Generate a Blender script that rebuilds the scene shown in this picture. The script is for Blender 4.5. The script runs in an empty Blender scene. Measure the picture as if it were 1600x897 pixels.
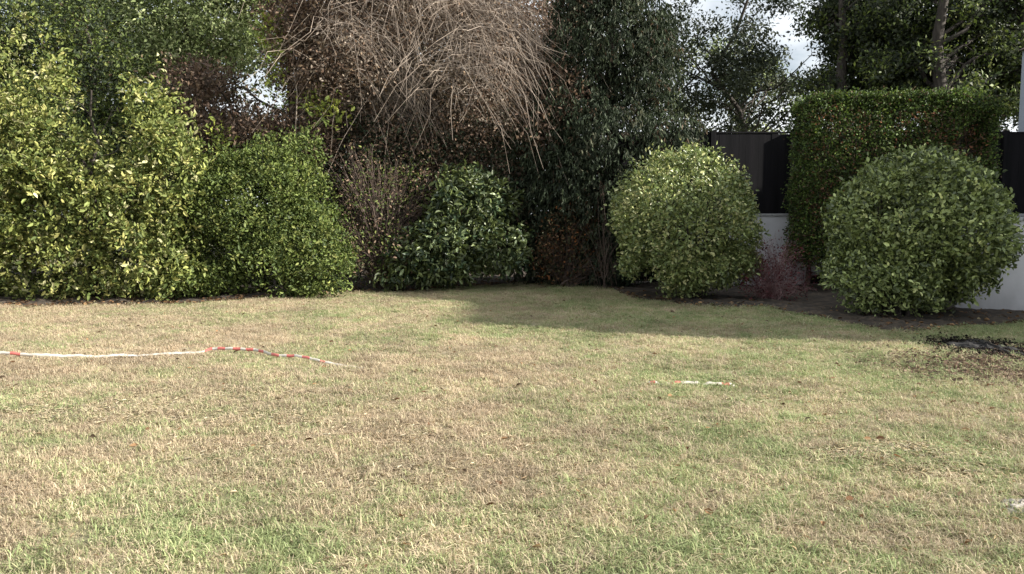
import bpy, math, random
import numpy as np
from mathutils import Vector
S = bpy.context.scene
C = S.collection
PI = math.pi
random.seed(4)

# ------------------------------------------------------------------ camera
EYE, F, PITCH = 1.6, 1256.0, math.radians(5.15)
cam = bpy.data.objects.new('camera', bpy.data.cameras.new('camera'))
C.objects.link(cam)
cam.location = (0, 0, EYE)
cam.rotation_euler = (PI/2 - PITCH, 0, 0)
cam.data.sensor_width = 36
cam.data.lens = 36*F/1600
cam.data.clip_end = 2000
S.camera = cam
# ------------------------------------------------------------------ light
SUN_EL, SUN_DIR = math.radians(25.5), Vector((1, -0.22, 0)).normalized()
to_sun = Vector((SUN_DIR.x*math.cos(SUN_EL), SUN_DIR.y*math.cos(SUN_EL), math.sin(SUN_EL)))
sun = bpy.data.objects.new('sun', bpy.data.lights.new('sun', 'SUN'))
C.objects.link(sun)
sun.data.energy = 5.0
sun.data.angle = math.radians(0.9)
sun.data.color = (1, 0.945, 0.86)
sun.rotation_euler = to_sun.to_track_quat('Z', 'Y').to_euler()
sun.location = (20, -5, 20)
W = bpy.data.worlds.new('World'); S.world = W; W.use_nodes = True
nt = W.node_tree
bg = nt.nodes['Background']
sky = nt.nodes.new('ShaderNodeTexSky'); sky.sky_type = 'NISHITA'; sky.sun_disc = False
sky.sun_elevation = SUN_EL
sky.sun_rotation = math.atan2(SUN_DIR.x, SUN_DIR.y)
sky.air_density = 1.0; sky.dust_density = 1.5
tc = nt.nodes.new('ShaderNodeTexCoord')
nz = nt.nodes.new('ShaderNodeTexNoise'); nz.inputs['Scale'].default_value = 3.2; nz.inputs['Detail'].default_value = 7
nz.inputs['Roughness'].default_value = 0.55
mp = nt.nodes.new('ShaderNodeMapping'); mp.inputs['Scale'].default_value = (1, 1, 2.4)
cr = nt.nodes.new('ShaderNodeValToRGB')
cr.color_ramp.elements[0].position = 0.30; cr.color_ramp.elements[1].position = 0.54
mx = nt.nodes.new('ShaderNodeMixRGB'); mx.inputs[2].default_value = (10.5, 10.9, 11.3, 1)
nt.links.new(tc.outputs['Generated'], mp.inputs[0]); nt.links.new(mp.outputs[0], nz.inputs['Vector'])
nt.links.new(nz.outputs[0], cr.inputs[0]); nt.links.new(cr.outputs[0], mx.inputs[0])
nt.links.new(sky.outputs[0], mx.inputs[1]); nt.links.new(mx.outputs[0], bg.inputs[0])
bg.inputs[1].default_value = 0.05
S.view_settings.view_transform = 'Standard'
S.view_settings.look = 'None'
S.view_settings.exposure = 1.25
S.view_settings.gamma = 1
S.render.engine = 'CYCLES'
S.cycles.max_bounces = 5
S.cycles.transparent_max_bounces = 4

# ------------------------------------------------------------------ helpers
cp, sp = math.cos(PITCH), math.sin(PITCH)
def ray(px, py):
    u, v = (px-800)/F, (448.5-py)/F
    return Vector((u, cp + v*sp, -sp + v*cp))
def G(px, py, z=0.0):
    """ground point seen at photo pixel"""
    d = ray(px, py); t = (z-EYE)/d.z
    return Vector((d.x*t, d.y*t, z))
def at(px, py, Y):
    d = ray(px, py); t = Y/d.y
    return Vector((d.x*t, Y, EYE + d.z*t))
def hgt(x, y):
    return 0.018*np.sin(x*0.9+1.3)*np.cos(y*0.7) + 0.012*np.sin(x*2.3+y*1.7) + 0.006*np.sin(5.1*x-4.3*y)
def H(x, y): return float(hgt(x, y))

def tag(o, label=None, cat=None, group=None, kind=None):
    if label: o['label'] = label
    if cat: o['category'] = cat
    if group: o['group'] = group
    if kind: o['kind'] = kind
    return o
def empty(name, loc, label=None, cat=None, group=None):
    o = bpy.data.objects.new(name, None); C.objects.link(o); o.location = loc
    o.empty_display_size = 0.3
    return tag(o, label, cat, group)
def link(name, me, mat, parent=None, kind=None):
    o = bpy.data.objects.new(name, me); C.objects.link(o)
    if mat is not None:
        for m in (mat if isinstance(mat, (list, tuple)) else [mat]): me.materials.append(m)
    if parent is not None:
        o.parent = parent
        o.location = -Vector(parent.location) if parent.parent is None else -(Vector(parent.location)+Vector(parent.parent.location))
    if kind: o['kind'] = kind
    return o

class MB:
    """collects verts/faces, in world coordinates"""
    def __init__(s): s.v = []; s.f = []; s.m = []
    def box(s, x0, x1, y0, y1, z0, z1, mi=0):
        b = len(s.v)
        s.v += [(x0,y0,z0),(x1,y0,z0),(x1,y1,z0),(x0,y1,z0),(x0,y0,z1),(x1,y0,z1),(x1,y1,z1),(x0,y1,z1)]
        for q in ((0,3,2,1),(4,5,6,7),(0,1,5,4),(1,2,6,5),(2,3,7,6),(3,0,4,7)):
            s.f.append(tuple(b+i for i in q)); s.m.append(mi)
    def obox(s, a, b_, th, z0, z1):
        """box along ground line a->b"""
        a = Vector(a[:2]); b_ = Vector(b_[:2]); d = (b_-a).normalized(); n = Vector((-d.y, d.x))*th/2
        P = [a-n, b_-n, b_+n, a+n]; b = len(s.v)
        s.v += [(p.x,p.y,z0) for p in P]+[(p.x,p.y,z1) for p in P]
        for q in ((0,3,2,1),(4,5,6,7),(0,1,5,4),(1,2,6,5),(2,3,7,6),(3,0,4,7)):
            s.f.append(tuple(b+i for i in q)); s.m.append(0)
    def tube(s, pts, rad, n=6):
        b = len(s.v); pts = [Vector(p) for p in pts]
        for i, p in enumerate(pts):
            d = (pts[min(i+1, len(pts)-1)]-pts[max(i-1, 0)])
            if d.length < 1e-6: d = Vector((0,0,1))
            d.normalize()
            a = d.cross(Vector((0.31,0.9,0.2))).normalized(); c = d.cross(a)
            for k in range(n):
                t = 2*PI*k/n
                s.v.append(tuple(p+(a*math.cos(t)+c*math.sin(t))*rad[i]))
        for i in range(len(pts)-1):
            for k in range(n):
                k2 = (k+1) % n
                s.f.append((b+i*n+k, b+i*n+k2, b+(i+1)*n+k2, b+(i+1)*n+k)); s.m.append(0)
    def build(s, name, mat, parent=None, kind=None, smooth=False, bevel=0):
        me = bpy.data.meshes.new(name); me.from_pydata(s.v, [], s.f); me.update()
        if any(s.m): me.polygons.foreach_set('material_index', s.m)
        if smooth: me.polygons.foreach_set('use_smooth', [True]*len(s.f))
        o = link(name, me, mat, parent, kind)
        if bevel:
            bm = o.modifiers.new('bevel', 'BEVEL'); bm.width = bevel; bm.segments = 2
        return o

# ------------------------------------------------------------------ materials
def nodes(name):
    m = bpy.data.materials.new(name); m.use_nodes = True
    return m, m.node_tree, m.node_tree.nodes['Principled BSDF']
def noise_mat(name, c1, c2, scale, rough=0.8, bump=0.3, c3=None, stretch=(1,1,1), detail=8):
    m, t, p = nodes(name)
    g = t.nodes.new('ShaderNodeNewGeometry'); mpn = t.nodes.new('ShaderNodeMapping'); mpn.inputs['Scale'].default_value = stretch
    n = t.nodes.new('ShaderNodeTexNoise'); n.inputs['Scale'].default_value = scale; n.inputs['Detail'].default_value = detail
    r = t.nodes.new('ShaderNodeValToRGB'); r.color_ramp.elements[0].position = .33; r.color_ramp.elements[1].position = .68
    r.color_ramp.elements[0].color = (*c1, 1); r.color_ramp.elements[1].color = (*c2, 1)
    if c3:
        e = r.color_ramp.elements.new(.5); e.color = (*c3, 1)
    b = t.nodes.new('ShaderNodeBump'); b.inputs['Strength'].default_value = bump; b.inputs['Distance'].default_value = 0.02
    t.links.new(g.outputs['Position'], mpn.inputs[0]); t.links.new(mpn.outputs[0], n.inputs['Vector'])
    t.links.new(n.outputs[0], r.inputs[0]); t.links.new(r.outputs[0], p.inputs['Base Color'])
    t.links.new(n.outputs[0], b.inputs['Height']); t.links.new(b.outputs[0], p.inputs['Normal'])
    p.inputs['Roughness'].default_value = rough
    return m
def leaf_mat(name, rough=0.45, trans=0.3, spec=0.4):
    m, t, p = nodes(name)
    a = t.nodes.new('ShaderNodeAttribute'); a.attribute_name = 'col'
    p.inputs['Roughness'].default_value = rough; p.inputs['Specular IOR Level'].default_value = spec
    tr = t.nodes.new('ShaderNodeBsdfTranslucent'); mxs = t.nodes.new('ShaderNodeMixShader'); mxs.inputs[0].default_value = trans
    hs = t.nodes.new('ShaderNodeHueSaturation'); hs.inputs['Saturation'].default_value = 1.1; hs.inputs['Value'].default_value = 1.3
    t.links.new(a.outputs['Color'], p.inputs['Base Color']); t.links.new(a.outputs['Color'], hs.inputs['Color'])
    t.links.new(hs.outputs[0], tr.inputs['Color'])
    out = t.nodes['Material Output']
    t.links.new(p.outputs[0], mxs.inputs[1]); t.links.new(tr.outputs[0], mxs.inputs[2]); t.links.new(mxs.outputs[0], out.inputs['Surface'])
    return m
M_leaf = leaf_mat('leaf', .55, .2, .2); M_gloss = leaf_mat('glossy_leaf', 0.4, 0.13, 0.45); M_dry = leaf_mat('dry_leaf', 0.8, 0.25, 0.1)
M_bark = noise_mat('bark', (.022,.017,.013), (.075,.062,.05), 14, .9, .6, stretch=(1,1,.25))
M_twig = noise_mat('grey_tan_twig', (.14,.105,.08), (.46,.38,.31), 3, .85, .2)
M_dark_twig = noise_mat('dark_twig', (.05,.035,.028), (.14,.10,.08), 5, .9, .2)
M_soil_shade = noise_mat('leafy_soil_and_shade', (.022,.017,.012), (.085,.062,.042), 9, .95, .8, (.045,.034,.024))  # bed soil, its dark tone also carries the shade below the round bushes
M_ground = noise_mat('meadow_ground', (.07,.085,.03), (.17,.15,.08), .6, .95, .3)
M_render = noise_mat('pale_render', (.50,.50,.53), (.62,.62,.65), 2.2, .9, .12, detail=10)
def grime(m, top):
    t = m.node_tree; p = t.nodes['Principled BSDF']; src = p.inputs['Base Color'].links[0].from_socket
    g = t.nodes.new('ShaderNodeNewGeometry'); sx = t.nodes.new('ShaderNodeSeparateXYZ'); t.links.new(g.outputs['Position'], sx.inputs[0])
    mpn = t.nodes.new('ShaderNodeMapping'); mpn.inputs['Scale'].default_value = (1,1,.35); t.links.new(g.outputs['Position'], mpn.inputs[0])
    n = t.nodes.new('ShaderNodeTexNoise'); n.inputs['Scale'].default_value = 5; n.inputs['Detail'].default_value = 7; t.links.new(mpn.outputs[0], n.inputs['Vector'])
    mr = t.nodes.new('ShaderNodeMapRange'); mr.inputs[1].default_value = 0; mr.inputs[2].default_value = top; mr.inputs[3].default_value = .75; mr.inputs[4].default_value = .12
    t.links.new(sx.outputs[2], mr.inputs[0])
    mu = t.nodes.new('ShaderNodeMath'); mu.operation = 'MULTIPLY'; t.links.new(mr.outputs[0], mu.inputs[0]); t.links.new(n.outputs[0], mu.inputs[1])
    mx = t.nodes.new('ShaderNodeMixRGB'); mx.inputs[2].default_value = (.10,.095,.075,1)
    t.links.new(mu.outputs[0], mx.inputs[0]); t.links.new(src, mx.inputs[1]); t.links.new(mx.outputs[0], p.inputs['Base Color'])
grime(M_render, .5)
M_coping = noise_mat('concrete_coping', (.30,.30,.31), (.40,.40,.41), 6, .9, .2)
M_black = noise_mat('black_stained_wood', (.005,.005,.006), (.011,.010,.012), 5, .7, .4, stretch=(1,1,.12))
M_black.node_tree.nodes['Principled BSDF'].inputs['Specular IOR Level'].default_value = .12
M_house = noise_mat('blue_grey_render', (.30,.34,.40), (.36,.40,.46), 1.5, .9, .15)
M_white = noise_mat('white_paint', (.70,.70,.70), (.80,.80,.79), 4, .5, .05)
M_roof = noise_mat('roof_tile', (.09,.07,.065), (.17,.12,.10), 5, .85, .4)
M_ash = noise_mat('charred_earth', (.004,.004,.004), (.016,.014,.013), 25, .95, .9)
M_stone = noise_mat('pale_stone', (.30,.27,.23), (.46,.42,.36), 9, .85, .4)
mg, tg, pg = nodes('window_glass'); pg.inputs['Base Color'].default_value = (.03,.04,.05,1); pg.inputs['Roughness'].default_value = .05; M_glass = mg

# ------------------------------------------------------------------ leaves
def sines(P, seed, freq):
    r = np.random.RandomState(seed); o = np.zeros(len(P))
    for k in range(6):
        d = r.normal(size=3); d /= np.linalg.norm(d); d *= freq*(0.6+0.35*k)
        o += np.sin(P@d + r.uniform(0, 6.28))/(1+0.25*k)
    return o/2.6
def norm(a): return a/np.maximum(np.linalg.norm(a, axis=1, keepdims=True), 1e-6)
def leaf_mesh(name, P, N, D, L, Wd, col, mat, parent, fancy=True):
    """P base, N normal, D direction, L length, Wd half width, col rgb"""
    n = len(P); D = norm(D); N = norm(N - D*np.sum(N*D, axis=1, keepdims=True)); T = np.cross(D, N)
    L = L[:, None]; Wd = Wd[:, None]; cu = np.abs(np.sin(P[:, :1]*917.3+P[:, 2:]*533.1))*.34
    if fancy:
        v = np.stack([P, P+D*L*.35+T*Wd*.95+N*L*.06, P+D*L*.72+T*Wd*.7+N*L*.02, P+D*L*(1-cu*.25)-N*L*cu,
                      P+D*L*.72-T*Wd*.7+N*L*.02, P+D*L*.35-T*Wd*.95+N*L*.06], axis=1)
        k = 6; f = np.array([[0,1,2,3],[0,3,4,5]])
    else:
        v = np.stack([P, P+D*L*.5+T*Wd+N*L*.06, P+D*L-N*L*.06, P+D*L*.5-T*Wd+N*L*.06], axis=1)
        k = 4; f = np.array([[0,1,2,3]])
    m = f.shape[0]
    F_ = (f[None]+np.arange(n)[:, None, None]*k).reshape(-1)
    me = bpy.data.meshes.new(name)
    me.vertices.add(n*k); me.vertices.foreach_set('co', v.reshape(-1).astype(np.float32))
    me.loops.add(n*m*4); me.loops.foreach_set('vertex_index', F_.astype(np.int32))
    me.polygons.add(n*m); me.polygons.foreach_set('loop_start', (np.arange(n*m)*4).astype(np.int32))
    me.update(calc_edges=True)
    ca = me.color_attributes.new('col', 'FLOAT_COLOR', 'POINT')
    cc = np.ones((n, k, 4), np.float32); cc[:, :, :3] = col[:, None, :]
    ca.data.foreach_set('color', cc.reshape(-1))
    return link(name, me, mat, parent, 'stuff')
def lobe_points(lobes, n, rs, shell=.25, inner=.25, lump=.16, seed=0):
    lb = np.array(lobes, float); w = (lb[:,3]*lb[:,4]+lb[:,4]*lb[:,5]+lb[:,3]*lb[:,5]); w /= w.sum()
    idx = rs.choice(len(lb), n, p=w); d = norm(rs.normal(size=(n, 3)))
    r = 1 - np.abs(rs.normal(size=n))*shell
    inn = rs.rand(n) < inner; r[inn] = rs.rand(inn.sum())**.5
    r = np.clip(r, 0.05, 1.05)
    c = lb[idx, :3]; rr = lb[idx, 3:6]
    lumpy = 1 + lump*sines(d*1.0 + c*.7, seed+5, 3.0) + lump*.6*sines(d+c, seed+8, 8.0)
    r = np.where(rs.rand(n) < .05, r+rs.rand(n)*.13, r)
    P = c + d*rr*(r*lumpy)[:, None]
    keep = np.ones(n, bool)
    if len(lb) > 1:
        for j in range(len(lb)):
            q = np.linalg.norm((P-lb[j, :3])/lb[j, 3:6], axis=1)
            keep &= ~((q < .55) & (idx != j) & ~inn)
    O = norm(d/rr)
    return P[keep], O[keep]
def foliage(name, lobes, n, L, palette, parent, mat=None, seed=1, shell=.25, inner=.25, lump=.16, gap=.0, gapf=2.2,
            per=7, spread=.10, aspect=.24, up=.6, outw=.8, rnd=.7, droop=.0, minz=.03, fancy=True, pts=None, dirmode=None, keepf=None, sprigl=.0):
    rs = np.random.RandomState(seed); ns = max(1, n//per)
    if pts is None: P, O = lobe_points(lobes, ns, rs, shell, inner, lump, seed)
    else: P, O = pts
    if gap > 0:
        g = sines(P, seed+77, gapf); k = g > (-1+2*gap)*.9; P, O = P[k], O[k]
    k = P[:, 2] > minz; P, O = P[k], O[k]
    if keepf is not None: k = keepf(P); P, O = P[k], O[k]
    ns = len(P)
    pal = np.array([c for c, w in palette], float); pw = np.array([w for c, w in palette], float); pw /= pw.sum()
    ci = rs.choice(len(pal), ns, p=pw)
    ax = norm(O*.8 + rs.normal(size=(ns, 3))*.5 + np.array([0, 0, up*.6]))
    if dirmode is not None: ax = dirmode(P, O, rs)
    i = np.repeat(np.arange(ns), per); t = rs.rand(len(i))
    B = P[i] + rs.normal(size=(len(i), 3))*spread*(.5 if sprigl else 1) + ax[i]*(t*sprigl)[:, None]
    B[:, 2] = np.maximum(B[:, 2], minz)
    N = O[i]*outw + np.array([0, 0, up]) + rs.normal(size=(len(i), 3))*rnd
    D = norm(ax[i] + rs.normal(size=(len(i), 3))*.8) + np.array([0, 0, -droop])
    ci2 = np.where(rs.rand(len(i)) < .3, rs.choice(len(pal), len(i), p=pw), ci[i])
    col = pal[ci2]*(1+rs.normal(size=(len(i), 1))*.18).clip(.5, 1.6)*(1+rs.normal(size=(ns, 1))[i]*.14).clip(.6, 1.5)
    Ls = L*rs.uniform(.45, 1.35, len(i))
    return leaf_mesh(name, B, N, D, Ls, Ls*aspect, col.clip(0, .9), mat or M_leaf, parent, fancy)
def limbs(parent, base, lobes, r0, rs, name='trunk', mat=None, top=None, every=1, seg=6, split=.45, kink=.12):
    """tapered trunk plus limbs to the lobes"""
    mb = MB(); base = Vector(base)
    top = Vector(top) if top else Vector((base.x, base.y, max(l[2] for l in lobes)))
    nn = 9; tp = []
    for i in range(nn):
        t = i/(nn-1); p = base.lerp(top, t)
        if 0 < i: p += Vector((rs.normal(), rs.normal(), 0))*kink*(top-base).length*.12
        tp.append(p)
    mb.tube(tp, [r0*(1.25 if i == 0 else 1)*(1-.8*i/(nn-1)) for i in range(nn)], 8)
    for l in lobes[::every]:
        e = Vector(l[:3]); zt = max(base.z+.15*(top.z-base.z), min(e.z-.5*math.hypot(e.x-base.x, e.y-base.y), top.z*.95))
        t = min(.95, max(.08, (zt-base.z)/max(.01, top.z-base.z))); k = t*(nn-1); s = tp[int(k)].lerp(tp[min(nn-1, int(k)+1)], k-int(k))
        r = r0*(1-.8*t)*split; pts = []
        for j in range(seg):
            u = j/(seg-1); q = s.lerp(e, u); q.z += math.sin(u*PI)*.08*(e-s).length
            if 0 < j < seg-1: q += Vector(rs.normal(size=3))*.04*(e-s).length
            pts.append(q)
        mb.tube(pts, [r*(1-.75*j/(seg-1)) for j in range(seg)], 5)
        for a in range(3):
            s2 = pts[2+a % 3]; e2 = s2 + Vector(rs.normal(size=3)).normalized()*min(l[3:6])*.9
            mb.tube([s2, s2.lerp(e2, .5)+Vector(rs.normal(size=3))*.04, e2], [r*.4, r*.28, r*.12], 4)
    return mb.build(name, mat or M_bark, parent, smooth=True)
def L_(px, py, Y, rpx, rpy=None, ry=None):
    """lobe centred where photo pixel px,py meets depth Y, radii in photo px"""
    p = at(px, py, Y); s = Y/F; rpy = rpy or rpx
    return (p.x, p.y, p.z, rpx*s, ry or rpx*s, rpy*s)

# ------------------------------------------------------------------ ground
def grid(name, x0, x1, y0, y1, nx, ny, zoff, mat, f=None):
    xs = np.linspace(x0, x1, nx); ys = np.linspace(y0, y1, ny); X, Y = np.meshgrid(xs, ys)
    Z = hgt(X, Y)+zoff
    if f: Z = f(X, Y, Z)
    v = np.stack([X, Y, Z], -1).reshape(-1, 3)
    i = np.arange(nx*ny).reshape(ny, nx)
    q = np.stack([i[:-1,:-1], i[:-1,1:], i[1:,1:], i[1:,:-1]], -1).reshape(-1, 4)
    me = bpy.data.meshes.new(name); me.from_pydata(v.tolist(), [], q.tolist()); me.update()
    me.polygons.foreach_set('use_smooth', [True]*len(q))
    return link(name, me, mat)
mb = MB(); mb.v = [(-600,-600,-.12),(600,-600,-.12),(600,600,-.12),(-600,600,-.12)]; mb.f = [(0,1,2,3)]; mb.m = [0]
tag(mb.build('ground', M_ground), kind='structure')

def green_field(t, pos):
    """shared node group chain: returns (greenness 0..1, tan variation) sockets from world position"""
    def noise(scale, detail=4, stretch=(1,1,1), off=(0,0,0)):
        mpn = t.nodes.new('ShaderNodeMapping'); mpn.inputs['Scale'].default_value = stretch; mpn.inputs['Location'].default_value = off
        n = t.nodes.new('ShaderNodeTexNoise'); n.inputs['Scale'].default_value = scale; n.inputs['Detail'].default_value = detail
        t.links.new(pos, mpn.inputs[0]); t.links.new(mpn.outputs[0], n.inputs['Vector']); return n.outputs[0]
    def math_(op, a, b):
        m = t.nodes.new('ShaderNodeMath'); m.operation = op
        for i, v in enumerate((a, b)):
            if isinstance(v, (int, float)): m.inputs[i].default_value = v
            else: t.links.new(v, m.inputs[i])
        return m.outputs[0]
    sx = t.nodes.new('ShaderNodeSeparateXYZ'); t.links.new(pos, sx.inputs[0])
    a = math_('MULTIPLY', math_('SUBTRACT', noise(.55, 3, (1,.8,0), (3.1,7,0)), .5), 2.2)
    b = math_('MULTIPLY', math_('SUBTRACT', noise(3.0, 4, (.8,1,0)), .5), 1.8)
    # greener to the right, and beyond y = 9.5 on the left
    rgt = math_('MULTIPLY', sx.outputs[0], .06)
    far = math_('MULTIPLY', math_('MINIMUM', math_('MAXIMUM', math_('SUBTRACT', sx.outputs[1], 9.2), 0), 1.5), .11)
    near = math_('MULTIPLY', math_('MAXIMUM', math_('SUBTRACT', 4.6, sx.outputs[1]), 0), .16)
    g = math_('ADD', math_('ADD', math_('ADD', a, b), math_('ADD', rgt, far)), math_('ADD', near, .36))
    return g, noise(1.1, 5, (1,1,0), (11,2,0)), math_
# lawn thatch
m, t, p = nodes('lawn_thatch')
g = t.nodes.new('ShaderNodeNewGeometry'); gf, tanv, math_ = green_field(t, g.outputs['Position'])
n = t.nodes.new('ShaderNodeTexNoise'); n.inputs['Scale'].default_value = 45; n.inputs['Detail'].default_value = 6
t.links.new(g.outputs['Position'], n.inputs['Vector'])
r = t.nodes.new('ShaderNodeValToRGB'); r.color_ramp.elements[0].color = (.18,.145,.09,1); r.color_ramp.elements[1].color = (.44,.37,.25,1)
r.color_ramp.elements[0].position = .3; r.color_ramp.elements[1].position = .7
t.links.new(n.outputs[0], r.inputs[0])
mx = t.nodes.new('ShaderNodeMixRGB'); mx.inputs[2].default_value = (.13,.15,.055,1)
t.links.new(r.outputs[0], mx.inputs[1]); t.links.new(math_('MULTIPLY', gf, .6), mx.inputs[0]); mx.use_clamp = True
t.links.new(mx.outputs[0], p.inputs['Base Color']); p.inputs['Roughness'].default_value = 1
b = t.nodes.new('ShaderNodeBump'); b.inputs['Strength'].default_value = .7; b.inputs['Distance'].default_value = .02
t.links.new(n.outputs[0], b.inputs['Height']); t.links.new(b.outputs[0], p.inputs['Normal'])
M_lawn = m
lawn = tag(grid('lawn', -26, 26, -8, 23, 261, 156, 0, M_lawn), kind='structure')

# planting bed beyond the edge curve; dark soil under the round bushes stands in for shade
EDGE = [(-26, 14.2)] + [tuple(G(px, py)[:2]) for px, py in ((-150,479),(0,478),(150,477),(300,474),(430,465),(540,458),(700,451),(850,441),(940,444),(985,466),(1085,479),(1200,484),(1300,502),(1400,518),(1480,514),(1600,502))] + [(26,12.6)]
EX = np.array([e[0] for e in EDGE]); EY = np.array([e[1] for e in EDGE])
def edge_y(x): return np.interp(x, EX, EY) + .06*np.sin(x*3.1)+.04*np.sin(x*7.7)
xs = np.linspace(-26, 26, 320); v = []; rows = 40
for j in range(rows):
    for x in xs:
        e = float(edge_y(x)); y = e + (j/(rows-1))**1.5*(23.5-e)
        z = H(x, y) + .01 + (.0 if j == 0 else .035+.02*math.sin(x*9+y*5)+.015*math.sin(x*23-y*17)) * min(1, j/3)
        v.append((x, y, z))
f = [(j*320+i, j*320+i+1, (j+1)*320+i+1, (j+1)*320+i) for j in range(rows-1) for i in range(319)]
me = bpy.data.meshes.new('planting_bed_and_shade'); me.from_pydata(v, [], f); me.polygons.foreach_set('use_smooth', [True]*len(f))
tag(link('planting_bed_and_shade', me, M_soil_shade), kind='structure')

# ------------------------------------------------------------------ grass (instanced tufts)
m, t, p = nodes('grass_blade')
g = t.nodes.new('ShaderNodeNewGeometry'); gf, tanv, math_ = green_field(t, g.outputs['Position'])
at_ = t.nodes.new('ShaderNodeAttribute'); at_.attribute_name = 'col'
sepc = t.nodes.new('ShaderNodeSeparateColor'); t.links.new(at_.outputs['Color'], sepc.inputs[0])
oi = t.nodes.new('ShaderNodeObjectInfo')
s = math_('ADD', gf, math_('MULTIPLY', math_('SUBTRACT', sepc.outputs[0], .5), .9))
s = math_('ADD', s, math_('MULTIPLY', math_('SUBTRACT', oi.outputs['Random'], .5), .7))
r = t.nodes.new('ShaderNodeValToRGB')
el = r.color_ramp.elements; el[0].position = .0; el[0].color = (.45,.36,.25,1); el[1].position = 1.0; el[1].color = (.26,.31,.14,1)
for q, c in ((.3,(.49,.42,.28)),(.5,(.45,.41,.25)),(.68,(.37,.38,.19)),(.82,(.30,.35,.16))):
    e = el.new(q); e.color = (*c, 1)
t.links.new(s, r.inputs[0])
hs = t.nodes.new('ShaderNodeHueSaturation'); t.links.new(r.outputs[0], hs.inputs['Color'])
t.links.new(math_('ADD', math_('MULTIPLY', sepc.outputs[1], .55), math_('MULTIPLY', tanv, 1.0)), hs.inputs['Value'])
t.links.new(hs.outputs[0], p.inputs['Base Color']); p.inputs['Roughness'].default_value = .6; p.inputs['Specular IOR Level'].default_value = .25
tr = t.nodes.new('ShaderNodeBsdfTranslucent'); ms = t.nodes.new('ShaderNodeMixShader'); ms.inputs[0].default_value = .3
t.links.new(hs.outputs[0], tr.inputs['Color']); t.links.new(p.outputs[0], ms.inputs[1]); t.links.new(tr.outputs[0], ms.inputs[2])
t.links.new(ms.outputs[0], t.nodes['Material Output'].inputs['Surface'])
M_grass = m
tufts = bpy.data.collections.new('tuft_sources')
def tuft(seed, nb=60, R=.075, h=.034, lay=.5):
    rs = np.random.RandomState(seed); V = []; Fc = []; col = []
    for k in range(nb):
        a = rs.uniform(0, 6.28); rr = R*math.sqrt(rs.rand()); b = np.array([rr*math.cos(a), rr*math.sin(a), -.004])
        a2 = rs.uniform(0, 6.28); hh = h*rs.uniform(.5, 1.5); ln = rs.uniform(.2, 1.0+lay)*hh
        d = np.array([math.cos(a2), math.sin(a2), 0]); w = rs.uniform(.0012, .0027); s_ = np.array([-d[1], d[0], 0])*w
        p1 = b+d*ln*.35+np.array([0,0,hh*.6]); p2 = b+d*ln+np.array([0,0,hh*(.95-.45*ln/hh*.6)])
        i = len(V); V += [b-s_, b+s_, p1+s_*.8, p1-s_*.8, p2]
        Fc += [(i,i+1,i+2,i+3), (i+3,i+2,i+4)]
        c = (rs.rand(), rs.uniform(.55, 1.25), 0, 1); col += [c]*5
    me = bpy.data.meshes.new('grass_tuft'); me.from_pydata([tuple(q) for q in V], [], Fc)
    ca = me.color_attributes.new('col', 'FLOAT_COLOR', 'POINT'); ca.data.foreach_set('color', np.array(col, np.float32).reshape(-1))
    me.materials.append(M_grass)
    o = bpy.data.objects.new('grass_tuft', me); tufts.objects.link(o)
for k in range(7): tuft(k, h=.021+.003*k, lay=.4+.12*k)
# surface the grass grows on: photographed wedge of lawn with a density weight
NX, NY = 150, 150; v = []; dens = []
for j in range(NY):
    for i in range(NX):
        u = i/(NX-1); x = -15+u*30
        e = float(edge_y(x)); y = 2.4+(j/(NY-1))*(e+.05-2.4)
        v.append((x, y, H(x, y)))
        vis = abs(x) < .70*y+1.2
        q_ = G(1541, 545); bare = ((x-q_.x)/.36)**2+((y-q_.y)/.7)**2 < 1
        dn = 8 if bare else 300 if y < 6 else (220 if y < 9 else 150)
        dens.append(dn*(1 if vis else .12))
f = [(j*NX+i, j*NX+i+1, (j+1)*NX+i+1, (j+1)*NX+i) for j in range(NY-1) for i in range(NX-1)]
me = bpy.data.meshes.new('grass'); me.from_pydata(v, [], f)
da = me.attributes.new('density', 'FLOAT', 'POINT'); da.data.foreach_set('value', dens)
grass = link('grass', me, M_lawn)
tag(grass, 'short mown lawn grass, part green and part dried to straw', 'grass', kind='stuff')
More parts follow.
